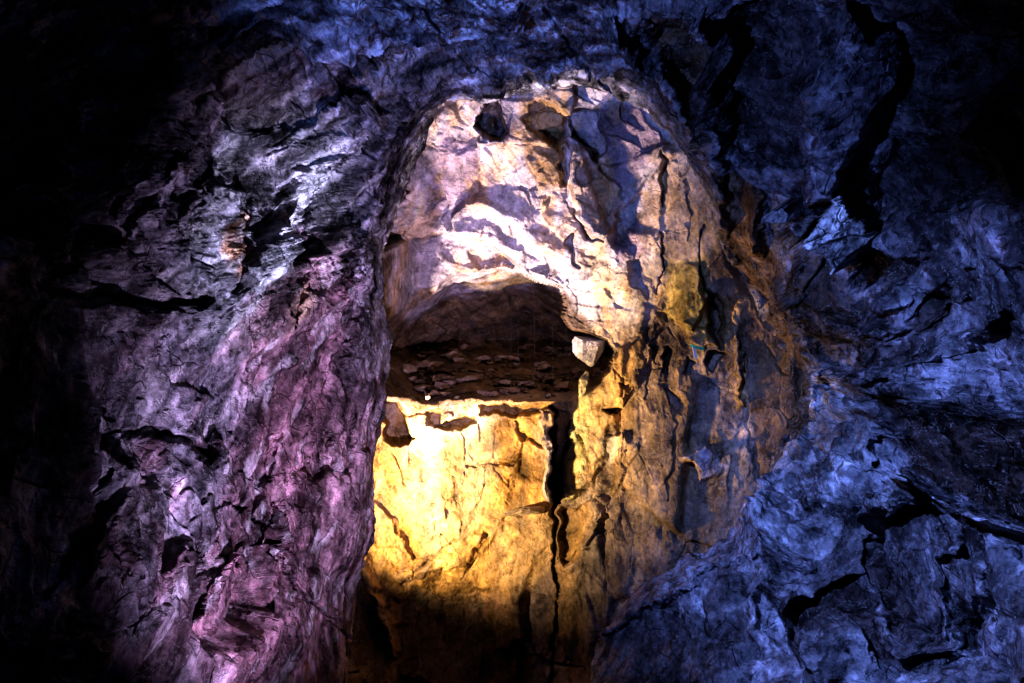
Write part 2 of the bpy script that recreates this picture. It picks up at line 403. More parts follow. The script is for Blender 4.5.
FRONT_PAINT = [
    ([(240, 300), (300, 230), (345, 290), (350, 420), (345, 560), (350, 700), (200, 700), (210, 560), (250, 420), (230, 330)], MAUVE, 30, .85),
    ([(320, 420), (375, 380), (372, 560), (350, 700), (318, 700), (312, 560)], (.27, .15, .16), 18, .8),
    ([(262, 120), (352, 98), (364, 120), (300, 168)], PALE, 5, .5),
    ([(310, 165), (330, 172), (300, 215), (270, 262), (248, 300), (232, 290), (262, 225)], (.6, .6, .62), 6, .85),  # pale slab, with the lamp highlight put into its colour
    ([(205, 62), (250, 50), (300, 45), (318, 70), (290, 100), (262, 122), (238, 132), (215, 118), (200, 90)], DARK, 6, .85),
    ([(305, 90), (355, 75), (358, 95), (318, 106)], (.08, .035, .03), 5, .8),
    ([(222, 222), (238, 212), (236, 250), (218, 286), (214, 260)], (.4, .17, .06), 4, .8),
    ([(285, 290), (300, 285), (292, 320), (276, 335)], (.42, .24, .14), 5, .8),
    ([(186, 146), (200, 150), (165, 210), (128, 236), (140, 200)], PALE, 5, .55),
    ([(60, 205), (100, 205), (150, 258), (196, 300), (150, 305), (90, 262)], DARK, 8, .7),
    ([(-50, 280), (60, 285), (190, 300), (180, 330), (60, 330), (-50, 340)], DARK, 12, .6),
    ([(390, 20), (560, 30), (600, 95), (430, 98), (372, 150), (350, 110)], (.24, .235, .27), 20, .6),
    # iron-brown band with manganese stain and painted-in cavity shade on the right wall
    ([(650, 0), (690, 0), (706, 70), (730, 130), (752, 190), (785, 262), (806, 330), (806, 372), (765, 330), (735, 262), (712, 200), (694, 140), (668, 70)], BROWN, 5, .92),
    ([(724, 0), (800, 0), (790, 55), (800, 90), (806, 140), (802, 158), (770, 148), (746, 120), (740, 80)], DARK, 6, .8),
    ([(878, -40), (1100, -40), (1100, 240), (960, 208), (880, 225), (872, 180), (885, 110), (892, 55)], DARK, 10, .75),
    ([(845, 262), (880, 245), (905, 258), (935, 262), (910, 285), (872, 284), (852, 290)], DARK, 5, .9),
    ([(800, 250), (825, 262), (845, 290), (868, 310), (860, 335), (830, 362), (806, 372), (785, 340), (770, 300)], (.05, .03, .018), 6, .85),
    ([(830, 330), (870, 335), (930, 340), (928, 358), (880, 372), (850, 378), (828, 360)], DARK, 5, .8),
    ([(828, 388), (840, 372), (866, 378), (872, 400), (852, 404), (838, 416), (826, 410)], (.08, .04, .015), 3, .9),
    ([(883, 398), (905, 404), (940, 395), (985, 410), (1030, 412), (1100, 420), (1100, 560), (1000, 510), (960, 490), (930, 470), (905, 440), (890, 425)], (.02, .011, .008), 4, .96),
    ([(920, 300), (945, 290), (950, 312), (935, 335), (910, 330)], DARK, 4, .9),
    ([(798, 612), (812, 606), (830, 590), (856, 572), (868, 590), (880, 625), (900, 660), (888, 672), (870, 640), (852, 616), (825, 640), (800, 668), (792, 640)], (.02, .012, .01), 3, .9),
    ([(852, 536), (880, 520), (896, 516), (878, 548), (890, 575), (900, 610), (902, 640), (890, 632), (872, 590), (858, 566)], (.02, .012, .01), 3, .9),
    ([(600, 640), (640, 622), (680, 612), (700, 640), (690, 700), (600, 700)], (.03, .022, .022), 8, .6),
    ([(838, 192), (850, 205), (866, 235), (862, 252), (841, 275), (829, 255), (822, 232)], (.5, .5, .52), 2, .9),
    ([(777, 205), (792, 196), (804, 214), (800, 235), (790, 244), (776, 232)], PALE, 3, .8),
    ([(876, 505), (905, 490), (925, 478), (934, 492), (930, 505), (900, 522), (880, 532), (858, 540), (862, 520)], (.5, .5, .52), 3, .85),
    ([(800, 390), (850, 380), (900, 440), (900, 500), (860, 540), (800, 560), (770, 540), (790, 460)], (.3, .3, .33), 14, .8),
    ([(690, 540), (700, 520), (760, 500), (762, 540), (730, 555), (705, 565), (684, 552)], (.3, .25, .27), 5, .8),
]

WALL_DIRS = [((.62, .25, .75), 2.6), ((.18, .1, .97), 1.8), ((-.45, .3, .82), 2.4), ((.75, .2, .55), 1.5)]

def saw(x, seed):
    """broken bedding: ramps ending in steps, each bed with its own height"""
    i = np.floor(x); f = x - i
    with np.errstate(over='ignore'):
        ii = i.astype(np.int32)
        z = np.zeros_like(ii)
        r0 = TAB[hidx(ii, z, z, seed), 2]; r1 = TAB[hidx(ii + 1, z, z, seed), 2]
    e = np.clip((f - .88) / .12, 0, 1)
    return ((r0 + .55 * f) * (1 - e) + r1 * e).astype(F32)

def relief(P, dirspec, seed, scales, bed=None, rough=1.0):
    q = stretch(P, *dirspec)
    def vec(p, sc, sd): return np.stack([vnoise(p * sc + o, sd + 3 * i) for i, o in enumerate((0, 40, 80))], -1)
    w1 = vec(P, .8, seed) * .10; w2 = vec(P, 3.1, seed + 20) * .03; w3 = vec(P, 11, seed + 31) * .012
    q = q + w1 + w2 + w3
    h = np.zeros(len(P), F32); joint = np.ones(len(P), F32); tone = np.zeros(len(P), F32)
    calm = sstep(fbm(P * 1.1, seed + 55, 3), -.28, .22)          # some faces stay smooth, others are shattered
    calm2 = sstep(fbm(P * 2.6, seed + 58, 2), -.3, .3)
    for i, (s, a) in enumerate(scales):
        f, j, tn = facet((q / s).astype(F32), seed + 11 * i, (45, 50, 90, 90, 60)[i])
        tone += tn * (.5, .8, .9, .7, .4)[i]
        g = 1 if i == 0 else (.35 + .65 * calm if i == 1 else .12 + .88 * calm * (calm2 if i >= 3 else 1))
        h += a * f * g
        if i < 2:
            wd = np.clip(fbm(P * 2.2 + 9 * i, seed + 61 + i, 2) * .09, 0, .1)    # joints open and close along their length
            c = np.clip(j / (wd + 1e-4), 0, 1)
            h -= (1 - c) * (.05, .03)[i]; joint = np.minimum(joint, c)
    if bed is not None:
        nb, per, amp = bed
        nb = np.array(nb, F32); nb /= np.linalg.norm(nb)
        t = (P + w1 * .8 + w2 * .9 + w3) @ nb
        m = sstep(fbm(P * .7 + 3, seed + 44, 2), -.3, .25)
        h += amp * m * saw(t / per, seed) + amp * .4 * m * saw(t / per * 3.1, seed + 1) + amp * .17 * saw(t / per * 9.3, seed + 2)
    h += fbm(q * 2.2, seed + 70, 6, .5, True) * .022 * rough
    h += fbm(stretch(P, dirspec[0], 4) * 9, seed + 80, 3, .5, True) * .006 * rough
    h += fbm(P * 30, seed + 90, 2, .5) * .002 * rough
    return h, joint, tone

BEDS = [((.78, .1, -.62), .20, .10), ((.97, .1, .1), .3, .03), ((.88, .1, .48), .26, .07), ((-.5, .1, .86), .33, .07)]

def build_front():
    us = axis(-300, 1324, -14, 1038, 1.0, 7); vs = axis(-240, 924, -14, 697, 1.0, 7)
    U, V = np.meshgrid(us, vs)
    Ur, Vr = ragged(U, V, 5, 2.2, 3)
    s = sdpoly(Ur, Vr, WINDOW, 90)
    gv, gu = np.gradient(s); gl = np.sqrt(gu * gu + gv * gv) + 1e-6
    gu = blur(gu / gl, 2); gv = blur(gv / gl, 2)
    neg = np.clip(-s, 0, 70)
    U2 = (U + gu * neg * 2.0).astype(F32); V2 = (V + gv * neg * 2.0).astype(F32)
    u, v = U2.ravel(), V2.ravel()
    d = tps(FRONT_PTS)(u, v)
    n = grid_normals(blur(world(u, v, d).reshape(U.shape + (3,)), 2)); n = blur(n, 6).reshape(-1, 3)
    n /= np.linalg.norm(n, axis=1, keepdims=True) + 1e-6
    uw, vw = ragged(u, v, 7, 3.5, 40)
    d = apply_features(d, uw, vw, [(f[0], f[1], f[2] * .6, f[3] * 1.8) if f[0] == 'pit' else f for f in FRONT_FEATS])
    sr = s.ravel()
    lip = np.clip(1 - np.clip(sr, 0, 26) / 26, 0, 1) ** 2
    d = d + .24 * lip + neg.ravel() * .003
    P = world(u, v, d)
    # relief in four fabrics, blended by place
    wr = sstep(u, 560, 720); wlow = sstep(vw, 250, 400)
    wts = [(1 - wr) * (1 - wlow), (1 - wr) * wlow, wr * (1 - wlow), wr * wlow]
    h = np.zeros(len(P), F32); jt = np.zeros(len(P), F32); tn = np.zeros(len(P), F32)
    for k, w in enumerate(wts):
        m = w > .002
        hh, jj, tt = relief(P[m], WALL_DIRS[k], 100 + 60 * k, [(1.2, (.28, .26, .40, .40)[k]), (.5, (.10, .10, .16, .17)[k]), (.22, (.075, .07, .11, .12)[k]), (.09, (.038, .036, .048, .05)[k]), (.036, .013)], BEDS[k])
        h[m] += w[m] * hh; jt[m] += w[m] * jj; tn[m] += w[m] * tt
    amp = .35 + .65 * sstep(sr, -5, 45)
    P = P + n * (h * amp)[:, None]
    # mineral colours, with some shade and lamp light painted in
    base = np.tile(np.array(GREY, F32), (len(P), 1))
    c1 = fbm(P * .9, 400, 4)[:, None]; c2 = fbm(stretch(P, (.62, .25, .75), 5) * 5, 410, 4)[:, None]
    base = base * (1 + .5 * c1)
    left = (1 - wr)[:, None]
    warm = np.clip(.25 + 1.6 * c2 + .6 * c1, 0, 1) * (.25 + .75 * wlow[:, None] * left)
    base = base * (1 - warm * .7) + np.array(MAUVE, F32) * warm * .7
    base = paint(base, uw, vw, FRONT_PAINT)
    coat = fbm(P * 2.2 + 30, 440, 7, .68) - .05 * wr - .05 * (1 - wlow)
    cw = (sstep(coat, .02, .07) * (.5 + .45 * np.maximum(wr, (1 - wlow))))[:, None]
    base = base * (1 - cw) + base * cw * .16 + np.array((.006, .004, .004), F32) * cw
    s1 = fbm(stretch(P, (.62, .25, .75), 7) * 6, 450, 5, .6); s2 = fbm(stretch(P, (.2, .1, .97), 5) * 6, 455, 5, .6)
    s3 = fbm(stretch(P, (-.45, .3, .82), 2.5) * 5, 460, 6, .65)
    sm = (1 - wr) * ((1 - wlow) * s1 * 1.35 + wlow * s2) + wr * s3 * .5
    base = base * np.exp(-.45 + 3.4 * sm + (.9 + .6 * wr) * tn + .8 * fbm(P * 6, 465, 5, .65))[:, None]
    streak = np.clip((fbm(stretch(P, (.6, .25, .78), 7) * 9, 430, 3) - .12) * 3, 0, 1)[:, None] * left
    base = base * (1 - .35 * streak) + np.array(QUARTZ, F32) * .35 * streak
    base = base * (1 - .45 * sstep(-u, -240, -60) * (1 - wr))[:, None]  # lamp falloff towards the left edge, painted into the rock colour
    base *= (.55 + .45 * jt)[:, None]
    # quads
    H, Wd = U.shape
    idx = np.arange(H * Wd).reshape(H, Wd)
    q = np.stack([idx[:-1, :-1], idx[1:, :-1], idx[1:, 1:], idx[:-1, 1:]], -1).reshape(-1, 4)
    keep = (sr[q] > -62).all(1)
    q = q[keep]
    qu = uw[q[:, 0]]; qv = vw[q[:, 0]]
    # split: left wall, ceiling, right wall
    left_m = (qu < 470) & (qv > 150 + (qu - 100) * -.10 - np.clip(qu - 330, 0, 999) * .5)
    left_m |= (qu < 200) & (qv > 150)
    right_m = (qu > 600) & (qv > (qu - 640) * -1.5 + 60) & ~left_m
    right_m |= (qu > 560) & (qv > 400)
    ceil_m = ~(left_m | right_m)
    for nm, m, lab in (('left_wall', left_m, 'mauve and blue grey rock wall left of the bright opening'),
                       ('ceiling', ceil_m, 'blue lit rock roof curving over the top of the bright opening'),
                       ('right_wall', right_m, 'dark rock wall lit deep blue right of the bright opening')):
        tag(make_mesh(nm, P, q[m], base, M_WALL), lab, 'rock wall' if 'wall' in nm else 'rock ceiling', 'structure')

# ---------------------------------------------------------------- shaft behind the opening
CH_PTS = [(250, 60, 8.6), (250, 400, 8.8), (250, 750, 8.4), (380, 150, 9.5), (400, 250, 9.6), (375, 500, 9.75), (360, 650, 9.1),
    (450, 480, 9.8), (540, 480, 9.75), (450, 650, 9.4), (540, 680, 9.2), (450, 780, 8.8), (450, 200, 9.2), (520, 180, 9.05), (520, 110, 8.55),
    (580, 100, 8.5), (420, 130, 8.75), (600, 300, 9.35), (560, 270, 9.45), (600, 200, 9.0), (520, 50, 8.2), (430, 60, 8.3), (650, 180, 8.85), (645, 280, 8.9), (640, 90, 8.6),
    (580, 420, 9.2), (580, 600, 8.9), (570, 700, 8.7), (650, 400, 8.6), (650, 550, 8.4), (650, 700, 8.1), (720, 400, 8.2),
    (720, 250, 8.4), (720, 560, 8.1), (748, 350, 8.3), (760, 450, 8.15), (760, 600, 8.1), (800, 350, 7.9), (830, 380, 7.85),
    (860, 450, 7.7), (800, 500, 7.95), (850, 650, 7.4), (715, 150, 8.3), (760, 230, 8.15), (850, 100, 7.7)]
RECESS = [(360, 262), (383, 250), (400, 243), (440, 234), (478, 238), (505, 255), (530, 277), (564, 288), (567, 300), (562, 318), (570, 332),
          (590, 334), (608, 340), (615, 352), (609, 368), (598, 380), (585, 392), (560, 399), (520, 401), (480, 403), (430, 401), (396, 400), (360, 398)]
CH_FEATS = [
    # upper shaft
    ('pit', [(484, 104), (496, 102), (500, 118), (508, 132), (502, 142), (486, 140), (476, 132)], .7, 3),
    ('bump', [(480, 128), (494, 122), (508, 132), (506, 144), (484, 146)], .25, 3),
    ('pit', [(534, 98), (560, 104), (568, 112), (566, 138), (560, 150), (545, 140), (530, 128), (524, 112)], .35, 4),
    ('pit', [(568, 108), (598, 110), (601, 130), (604, 150), (597, 162), (586, 150), (570, 140)], .45, 2),
    ('tilt', [(524, 130), (545, 140), (562, 150), (563, 188), (545, 192), (538, 186), (528, 160)], .16, .2, .5, 2),
    ('tilt', [(574, 150), (590, 150), (600, 168), (618, 176), (622, 200), (612, 225), (604, 235), (584, 222), (574, 195)], .26, -.5, .3, 3),
    ('tilt', [(600, 112), (640, 112), (668, 145), (665, 152), (632, 178), (620, 186), (608, 172), (602, 140)], .04, .35, .0, 3),
    ('tilt', [(612, 236), (640, 208), (664, 190), (662, 225), (640, 262), (648, 292), (640, 300), (622, 262)], .03, .4, .1, 3),
    ('ridge', [(668, 152), (640, 180), (616, 215), (606, 238)], .12, 9),
    ('ridge', [(424, 178), (440, 150), (470, 165), (500, 200), (530, 235), (575, 262)], .10, 20),
    ('ridge', [(400, 240), (440, 228), (480, 232), (520, 258), (560, 284)], .10, 14),
    ('crack', [(564, 150), (566, 200), (590, 235), (605, 240)], .12, 3), ('crack', [(570, 235), (575, 258), (580, 262)], .12, 3),
    ('crack', [(522, 190), (536, 208), (545, 202)], .14, 3), ('tilt', [(522, 192), (545, 200), (548, 208), (530, 206)], .1, 0, .5, 2),
    ('pit', [(663, 152), (668, 160), (668, 190), (665, 205), (662, 180)], .25, 2),
    ('crack', [(660, 232), (666, 250), (662, 270), (654, 292)], .2, 3), ('pit', [(630, 266), (640, 262), (648, 282), (646, 296), (634, 286)], .12, 2),
    ('crack', [(688, 178), (695, 215), (690, 240)], .10, 3), ('crack', [(704, 230), (700, 262), (712, 300), (726, 330)], .2, 4),
    ('tilt', [(395, 205), (415, 185), (440, 200), (425, 220), (392, 236)], .12, -.3, .4, 3),
    # lit lower wall
    ('pit', [(384, 402), (400, 404), (404, 425), (412, 438), (400, 446), (388, 440)], .6, 3),
    ('pit', [(424, 412), (440, 408), (442, 420), (475, 414), (476, 424), (440, 428), (428, 424)], .25, 3),
    ('pit', [(480, 404), (520, 402), (546, 408), (548, 416), (520, 418), (482, 416)], .25, 3),
    ('crack', [(516, 424), (522, 440), (548, 448)], .14, 3), ('crack', [(470, 468), (500, 462), (520, 458)], .08, 3),
    ('tilt', [(542, 412), (551, 412), (554, 450), (552, 480), (550, 502), (544, 500), (543, 460)], .5, -1.0, 0, 1.5),
    ('pit', [(552, 408), (566, 414), (567, 438), (560, 470), (557, 506), (551, 508)], .9, 2),
    ('crack', [(552, 506), (556, 540), (554, 600), (552, 683)], .25, 5),
    ('crack', [(378, 500), (400, 522), (415, 560)], .15, 6), ('ridge', [(400, 580), (430, 566), (460, 560), (480, 540)], .14, 10),
    ('pit', [(396, 600), (430, 592), (470, 590), (500, 600), (520, 640), (516, 700), (390, 700)], .22, 18),
    ('tilt', [(480, 590), (500, 560), (520, 600), (500, 640)], .05, .08, 0, 8),
    ('ridge', [(362, 560), (376, 600), (392, 650)], .2, 10),
    # buttress
    ('bump', [(566, 398), (584, 380), (602, 372), (640, 320), (660, 300), (640, 380), (612, 420), (590, 480), (566, 500), (558, 500), (568, 450)], .14, 6),
    ('pit', [(601, 412), (618, 408), (624, 414), (620, 422), (616, 414), (603, 416)], .3, 2),
    ('pit', [(620, 384), (634, 386), (626, 394)], .16, 2), ('pit', [(666, 348), (672, 352), (668, 374), (662, 372)], .22, 2),
    ('pit', [(653, 345), (658, 348), (656, 362), (651, 358)], .18, 2), ('pit', [(688, 358), (694, 362), (692, 376), (686, 374)], .2, 2),
    ('pit', [(712, 352), (724, 350), (722, 362), (714, 370), (706, 364)], .3, 2), ('pit', [(664, 386), (684, 400), (682, 412), (672, 408)], .2, 3),
    ('crack', [(666, 348), (670, 400), (676, 440), (672, 500)], .07, 3), ('crack', [(640, 330), (650, 360), (646, 400)], .08, 4),
    ('tilt', [(664, 262), (700, 262), (704, 300), (690, 330), (660, 310)], .1, .5, .3, 3),
    ('tilt', [(684, 322), (716, 326), (722, 344), (688, 346)], .14, 0, .6, 2),
    ('pit', [(712, 290), (722, 300), (728, 330), (722, 346), (712, 330), (706, 310)], .35, 3),
    ('crack', [(732, 300), (745, 350), (748, 420), (760, 480), (770, 530)], .12, 5), ('ridge', [(736, 310), (740, 350), (744, 400)], .14, 5),
    ('ridge', [(620, 440), (600, 520), (570, 560)], .12, 12), ('pit', [(562, 512), (590, 500), (598, 525), (580, 555), (565, 560)], .25, 4),
    ('crack', [(560, 560), (590, 548), (610, 520), (600, 500)], .1, 4),
    ('tilt', [(598, 440), (630, 430), (640, 450), (600, 462)], .08, 0, -.4, 3), ('tilt', [(682, 456), (706, 444), (728, 468), (700, 484)], .12, -.5, -.2, 2),
]
CH_PAINT = [
    ([(380, 90), (700, 90), (700, 320), (610, 372), (560, 300), (380, 250)], (.50, .42, .40), 8, .75),
    ([(392, 210), (430, 180), (520, 210), (570, 250), (640, 300), (612, 355), (565, 320), (520, 258), (440, 232), (392, 240)], (.60, .50, .46), 8, .85),
    ([(394, 240), (436, 110), (474, 104), (470, 130), (425, 180)], CREAM, 5, .7),
    ([(520, 100), (566, 92), (566, 185), (540, 192), (512, 130)], (.34, .18, .035), 5, .92),
    ([(574, 150), (600, 165), (622, 190), (606, 238), (575, 200)], (.38, .23, .11), 5, .85),
    ([(600, 105), (640, 105), (668, 145), (620, 190), (600, 150)], (.17, .11, .13), 5, .92),
    ([(612, 240), (664, 190), (662, 225), (640, 262), (622, 262)], (.17, .11, .12), 5, .92),
    ([(425, 165), (445, 130), (476, 150), (500, 190), (460, 215), (425, 215)], (.26, .17, .19), 8, .85),
    ([(590, 240), (606, 238), (620, 290), (606, 320), (594, 280)], (.5, .36, .14), 4, .7),
    ([(484, 104), (510, 104), (520, 130), (500, 146), (478, 136)], (.1, .07, .08), 4, .8),
    # ochre sheet
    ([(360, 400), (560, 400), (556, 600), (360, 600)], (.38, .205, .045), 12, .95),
    ([(415, 425), (488, 420), (478, 520), (440, 560), (408, 500)], (.74, .60, .34), 18, .9),  # hot core of the lamp light painted paler on the wall
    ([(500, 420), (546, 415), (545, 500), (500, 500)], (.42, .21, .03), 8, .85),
    ([(350, 575), (400, 600), (560, 590), (560, 720), (340, 720)], (.12, .06, .03), 20, .92),  # shade beneath the lamp beam painted into the rock
    ([(488, 510), (552, 515), (552, 600), (500, 590)], (.36, .22, .09), 8, .8),
    ([(520, 600), (552, 560), (560, 700), (530, 700)], (.12, .09, .11), 8, .8),
    ([(542, 412), (551, 412), (554, 450), (552, 502), (544, 500)], (.22, .2, .26), 2, .9),
    ([(372, 545), (392, 545), (400, 572), (380, 575)], (.6, .36, .08), 6, .7),
    # buttress
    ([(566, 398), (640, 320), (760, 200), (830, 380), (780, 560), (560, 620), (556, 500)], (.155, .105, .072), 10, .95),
    ([(570, 400), (588, 392), (582, 470), (572, 500), (560, 500)], (.42, .40, .16), 5, .85),
    ([(588, 392), (604, 372), (640, 330), (630, 400), (600, 430), (585, 480)], (.46, .27, .08), 7, .75),
    ([(646, 150), (672, 150), (700, 190), (712, 260), (660, 262), (640, 240)], (.38, .26, .16), 6, .8),
    ([(664, 265), (708, 255), (712, 340), (690, 335), (660, 312)], (.40, .29, .05), 5, .85),
    ([(716, 300), (740, 300), (748, 400), (735, 410), (726, 350)], (.34, .18, .04), 5, .7),
    ([(598, 440), (632, 430), (640, 450), (600, 464)], (.42, .38, .36), 4, .7),
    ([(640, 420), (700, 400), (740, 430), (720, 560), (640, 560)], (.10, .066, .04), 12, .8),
    ([(682, 456), (706, 444), (728, 468), (700, 484)], (.42, .36, .42), 3, .9),
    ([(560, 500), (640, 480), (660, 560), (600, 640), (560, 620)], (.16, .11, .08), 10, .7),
    ([(562, 512), (590, 500), (598, 525), (580, 555), (565, 560)], (.26, .14, .03), 4, .8),
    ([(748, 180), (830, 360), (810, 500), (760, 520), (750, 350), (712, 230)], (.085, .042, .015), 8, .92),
    ([(360, 270), (390, 255), (440, 240), (500, 262), (560, 290), (610, 350), (600, 385), (480, 402), (360, 402)], (.085, .048, .022), 4, .95),  # hollow: its shade painted as dark brown rock
    ([(392, 245), (440, 238), (500, 256), (540, 280), (500, 292), (440, 300), (410, 320), (388, 300)], (.42, .34, .33), 6, .85),  # hollow roof: the part in lamp light painted paler
]

SURF = {}
def build_shaft():
    us = axis(230, 880, 336, 850, .9, 4); vs = axis(20, 900, 76, 697, .9, 5)
    U, V = np.meshgrid(us, vs)
    u, v = U.ravel(), V.ravel()
    uw, vw = ragged(u, v, 6, 4, 60)
    d = tps(CH_PTS)(u, v)
    n = grid_normals(world(u, v, d).reshape(U.shape + (3,))).reshape(-1, 3)
    ur, vr = ragged(u, v, 3, 2.0, 75)
    d = apply_features(d, uw, vw, CH_FEATS)
    vo = vr - np.interp(ur, [380, 400, 430, 455, 500, 540, 570], [48, 36, 18, -14, -20, -12, 8]) * np.clip((360 - vr) / 60, 0, 1)
    rec = np.interp(vo, [225, 240, 262, 282, 302, 345, 372, 399], [9.75, 9.85, 9.95, 10.2, 11.6, 12.9, 11.3, 9.85]).astype(F32)
    rec = rec + .25 * np.sin(u * .05) - 1.5 * sstep(-u, -425, -380) + .0
    w = inside(sdpoly(ur, vr, RECESS), 2.6)
    d = d * (1 - w) + rec * w
    P = world(u, v, d)
    wb = sstep(uw + (vw - 350) * .4, 560, 640); wl = (1 - wb) * sstep(vw, 380, 420); wa = 1 - wb - wl
    h = np.zeros(len(P), F32); jt = np.zeros(len(P), F32); tn = np.zeros(len(P), F32)
    for w_, ds, sd, sc in ((wb, ((.12, .1, .98), 2.2), 500, [(1.0, .22), (.42, .07), (.17, .045), (.07, .022)]),
                           (wl, ((.05, .1, 1), 2.0), 560, [(.9, .08), (.38, .035), (.15, .022), (.065, .012)]),
                           (wa, ((.8, .1, -.5), 1.4), 620, [(1.1, .30), (.45, .10), (.17, .025), (.07, .010)])):
        m = w_ > .002
        hh, jj, tt = relief(P[m], ds, sd, sc, None if w_ is not wa else ((.3, .2, .9), .5, .04), .5)
        h[m] += w_[m] * hh; jt[m] += w_[m] * jj; tn[m] += w_[m] * tt
    P = P + n * h[:, None]
    xr = P[:, 0]; yr = P[:, 1]; zr = P[:, 2] - CAM[2]
    dz = cp_ * yr + sp_ * zr; up = cp_ * zr - sp_ * yr
    pu = 512 + xr / dz * F; pv = 341.5 - up / dz * F
    for key, (a_, b_) in {'ribbon': (696, 350), 'slab': (528, 511)}.items():
        near = (np.abs(pu - a_) < 5) & (np.abs(pv - b_) < 5)
        SURF[key] = float(np.min(dz[near]))
    base = np.tile(np.array((.3, .22, .17), F32), (len(P), 1))
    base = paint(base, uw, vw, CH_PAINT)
    c1 = fbm(P * 1.4, 700, 4)[:, None]; c2 = fbm(stretch(P, (.05, .1, 1), 6) * 4, 710, 4)[:, None]
    base = base * np.exp(.55 * c1 + .45 * tn[:, None] + .8 * fbm(P * 5, 720, 5, .65)[:, None] + 1.1 * (fbm(stretch(P, (.1, .1, 1), 6) * 5, 725, 5, .6) * (1 - wa * .6))[:, None])
    oc = np.clip(c2 * 4 - .2, 0, 1) * .6
    lum = base.mean(1, keepdims=True)
    base = base * (1 - oc) + oc * lum * np.array((1.7, .95, .25), F32)
    pw = np.clip(-c2 * 3 - .55, 0, 1) * .4
    base = base * (1 - pw) + pw * lum * np.array((1.25, 1.15, 1.2), F32)
    base *= (.55 + .45 * jt)[:, None]
    H, Wd = U.shape
    idx = np.arange(H * Wd).reshape(H, Wd)
    q = np.stack([idx[:-1, :-1], idx[1:, :-1], idx[1:, 1:], idx[:-1, 1:]], -1).reshape(-1, 4)
    qu = uw[q[:, 0]]; qv = vw[q[:, 0]]; qr = ur[q[:, 0]]; qvr = vr[q[:, 0]]
    rc = sdpoly(qr, qvr, RECESS) < 0
    ledge = rc & (qvr > 347)
    recess = rc & ~ledge
    butt = ~rc & (sdpoly(qu, qv, [(556, 1000), (556, 510), (566, 398), (600, 378), (645, 300), (655, 260), (662, 190), (690, 100), (700, 0), (1000, 0), (1000, 1000)], 2000) < 0)
    lower = ~rc & ~butt & (qv > 360)
    arch = ~(rc | butt | lower)
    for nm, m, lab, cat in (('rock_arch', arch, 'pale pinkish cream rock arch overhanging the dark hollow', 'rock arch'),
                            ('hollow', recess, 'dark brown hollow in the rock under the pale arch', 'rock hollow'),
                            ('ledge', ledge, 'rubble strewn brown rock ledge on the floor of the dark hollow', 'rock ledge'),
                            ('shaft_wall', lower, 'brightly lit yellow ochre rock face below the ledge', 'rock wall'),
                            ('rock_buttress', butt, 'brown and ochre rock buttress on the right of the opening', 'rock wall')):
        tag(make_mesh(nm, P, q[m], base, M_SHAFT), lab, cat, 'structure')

# ---------------------------------------------------------------- loose rocks
def rock(name, u, v, d, size, col, seed, mat=None, rot=(0, 0, 0), res=26, rough=.05, cuts=14):
    """angular broken stone: a ball cut by random planes, then weathered"""
    r = np.random.RandomState(seed)
    k = res
    g = np.linspace(-1, 1, k + 1)
    verts = []; quads = []; base = 0
    for ax in range(3):
        for sgn in (-1, 1):
            A, B = np.meshgrid(g, g)
            c = [None] * 3; c[ax] = np.full_like(A, sgn); c[(ax + 1) % 3] = A * sgn; c[(ax + 2) % 3] = B
            verts.append(np.stack(c, -1).reshape(-1, 3))
            idx = np.arange((k + 1) ** 2).reshape(k + 1, k + 1) + base; base += (k + 1) ** 2
            quads.append(np.stack([idx[:-1, :-1], idx[:-1, 1:], idx[1:, 1:], idx[1:, :-1]], -1).reshape(-1, 4))
    Vt = np.concatenate(verts); Q = np.concatenate(quads)
    key = np.round(Vt * 1e4).astype(np.int64)
    _, first, inv = np.unique(key, axis=0, return_index=True, return_inverse=True)
    Vt = Vt[first]; Q = inv.reshape(-1)[Q]
    D = Vt / np.linalg.norm(Vt, axis=1, keepdims=True)
    N = r.randn(cuts, 3); N /= np.linalg.norm(N, axis=1, keepdims=True)
    off = .55 + .35 * r.rand(cuts)
    dn = D @ N.T
    rad = np.min(np.where(dn > 1e-3, off / np.maximum(dn, 1e-3), 9), 1)
    rad = np.minimum(rad, 1.1)
    X = D * rad[:, None]
    X = X * np.array(size) * .5
    cx, sx = math.cos(rot[0]), math.sin(rot[0]); cy, sy = math.cos(rot[1]), math.sin(rot[1]); cz, sz = math.cos(rot[2]), math.sin(rot[2])
    Rm = np.array([[cz, -sz, 0], [sz, cz, 0], [0, 0, 1]]) @ np.array([[cy, 0, sy], [0, 1, 0], [-sy, 0, cy]]) @ np.array([[1, 0, 0], [0, cx, -sx], [0, sx, cx]])
    X = (X @ Rm.T).astype(F32)
    s = float(np.mean(size))
    X = X + (D @ Rm.T).astype(F32) * (fbm((X / s * 4 + seed).astype(F32), seed, 4) * s * rough)[:, None]
    c = np.tile(np.array(col, F32), (len(X), 1)) * (1 + .4 * fbm((X / s * 3 + 5).astype(F32), seed + 3, 3))[:, None]
    o = make_mesh(name, X, Q, c, mat or M_STONE)
    o.location = [float(t) for t in world(np.float32(u), np.float32(v), np.float32(d))]
    return o

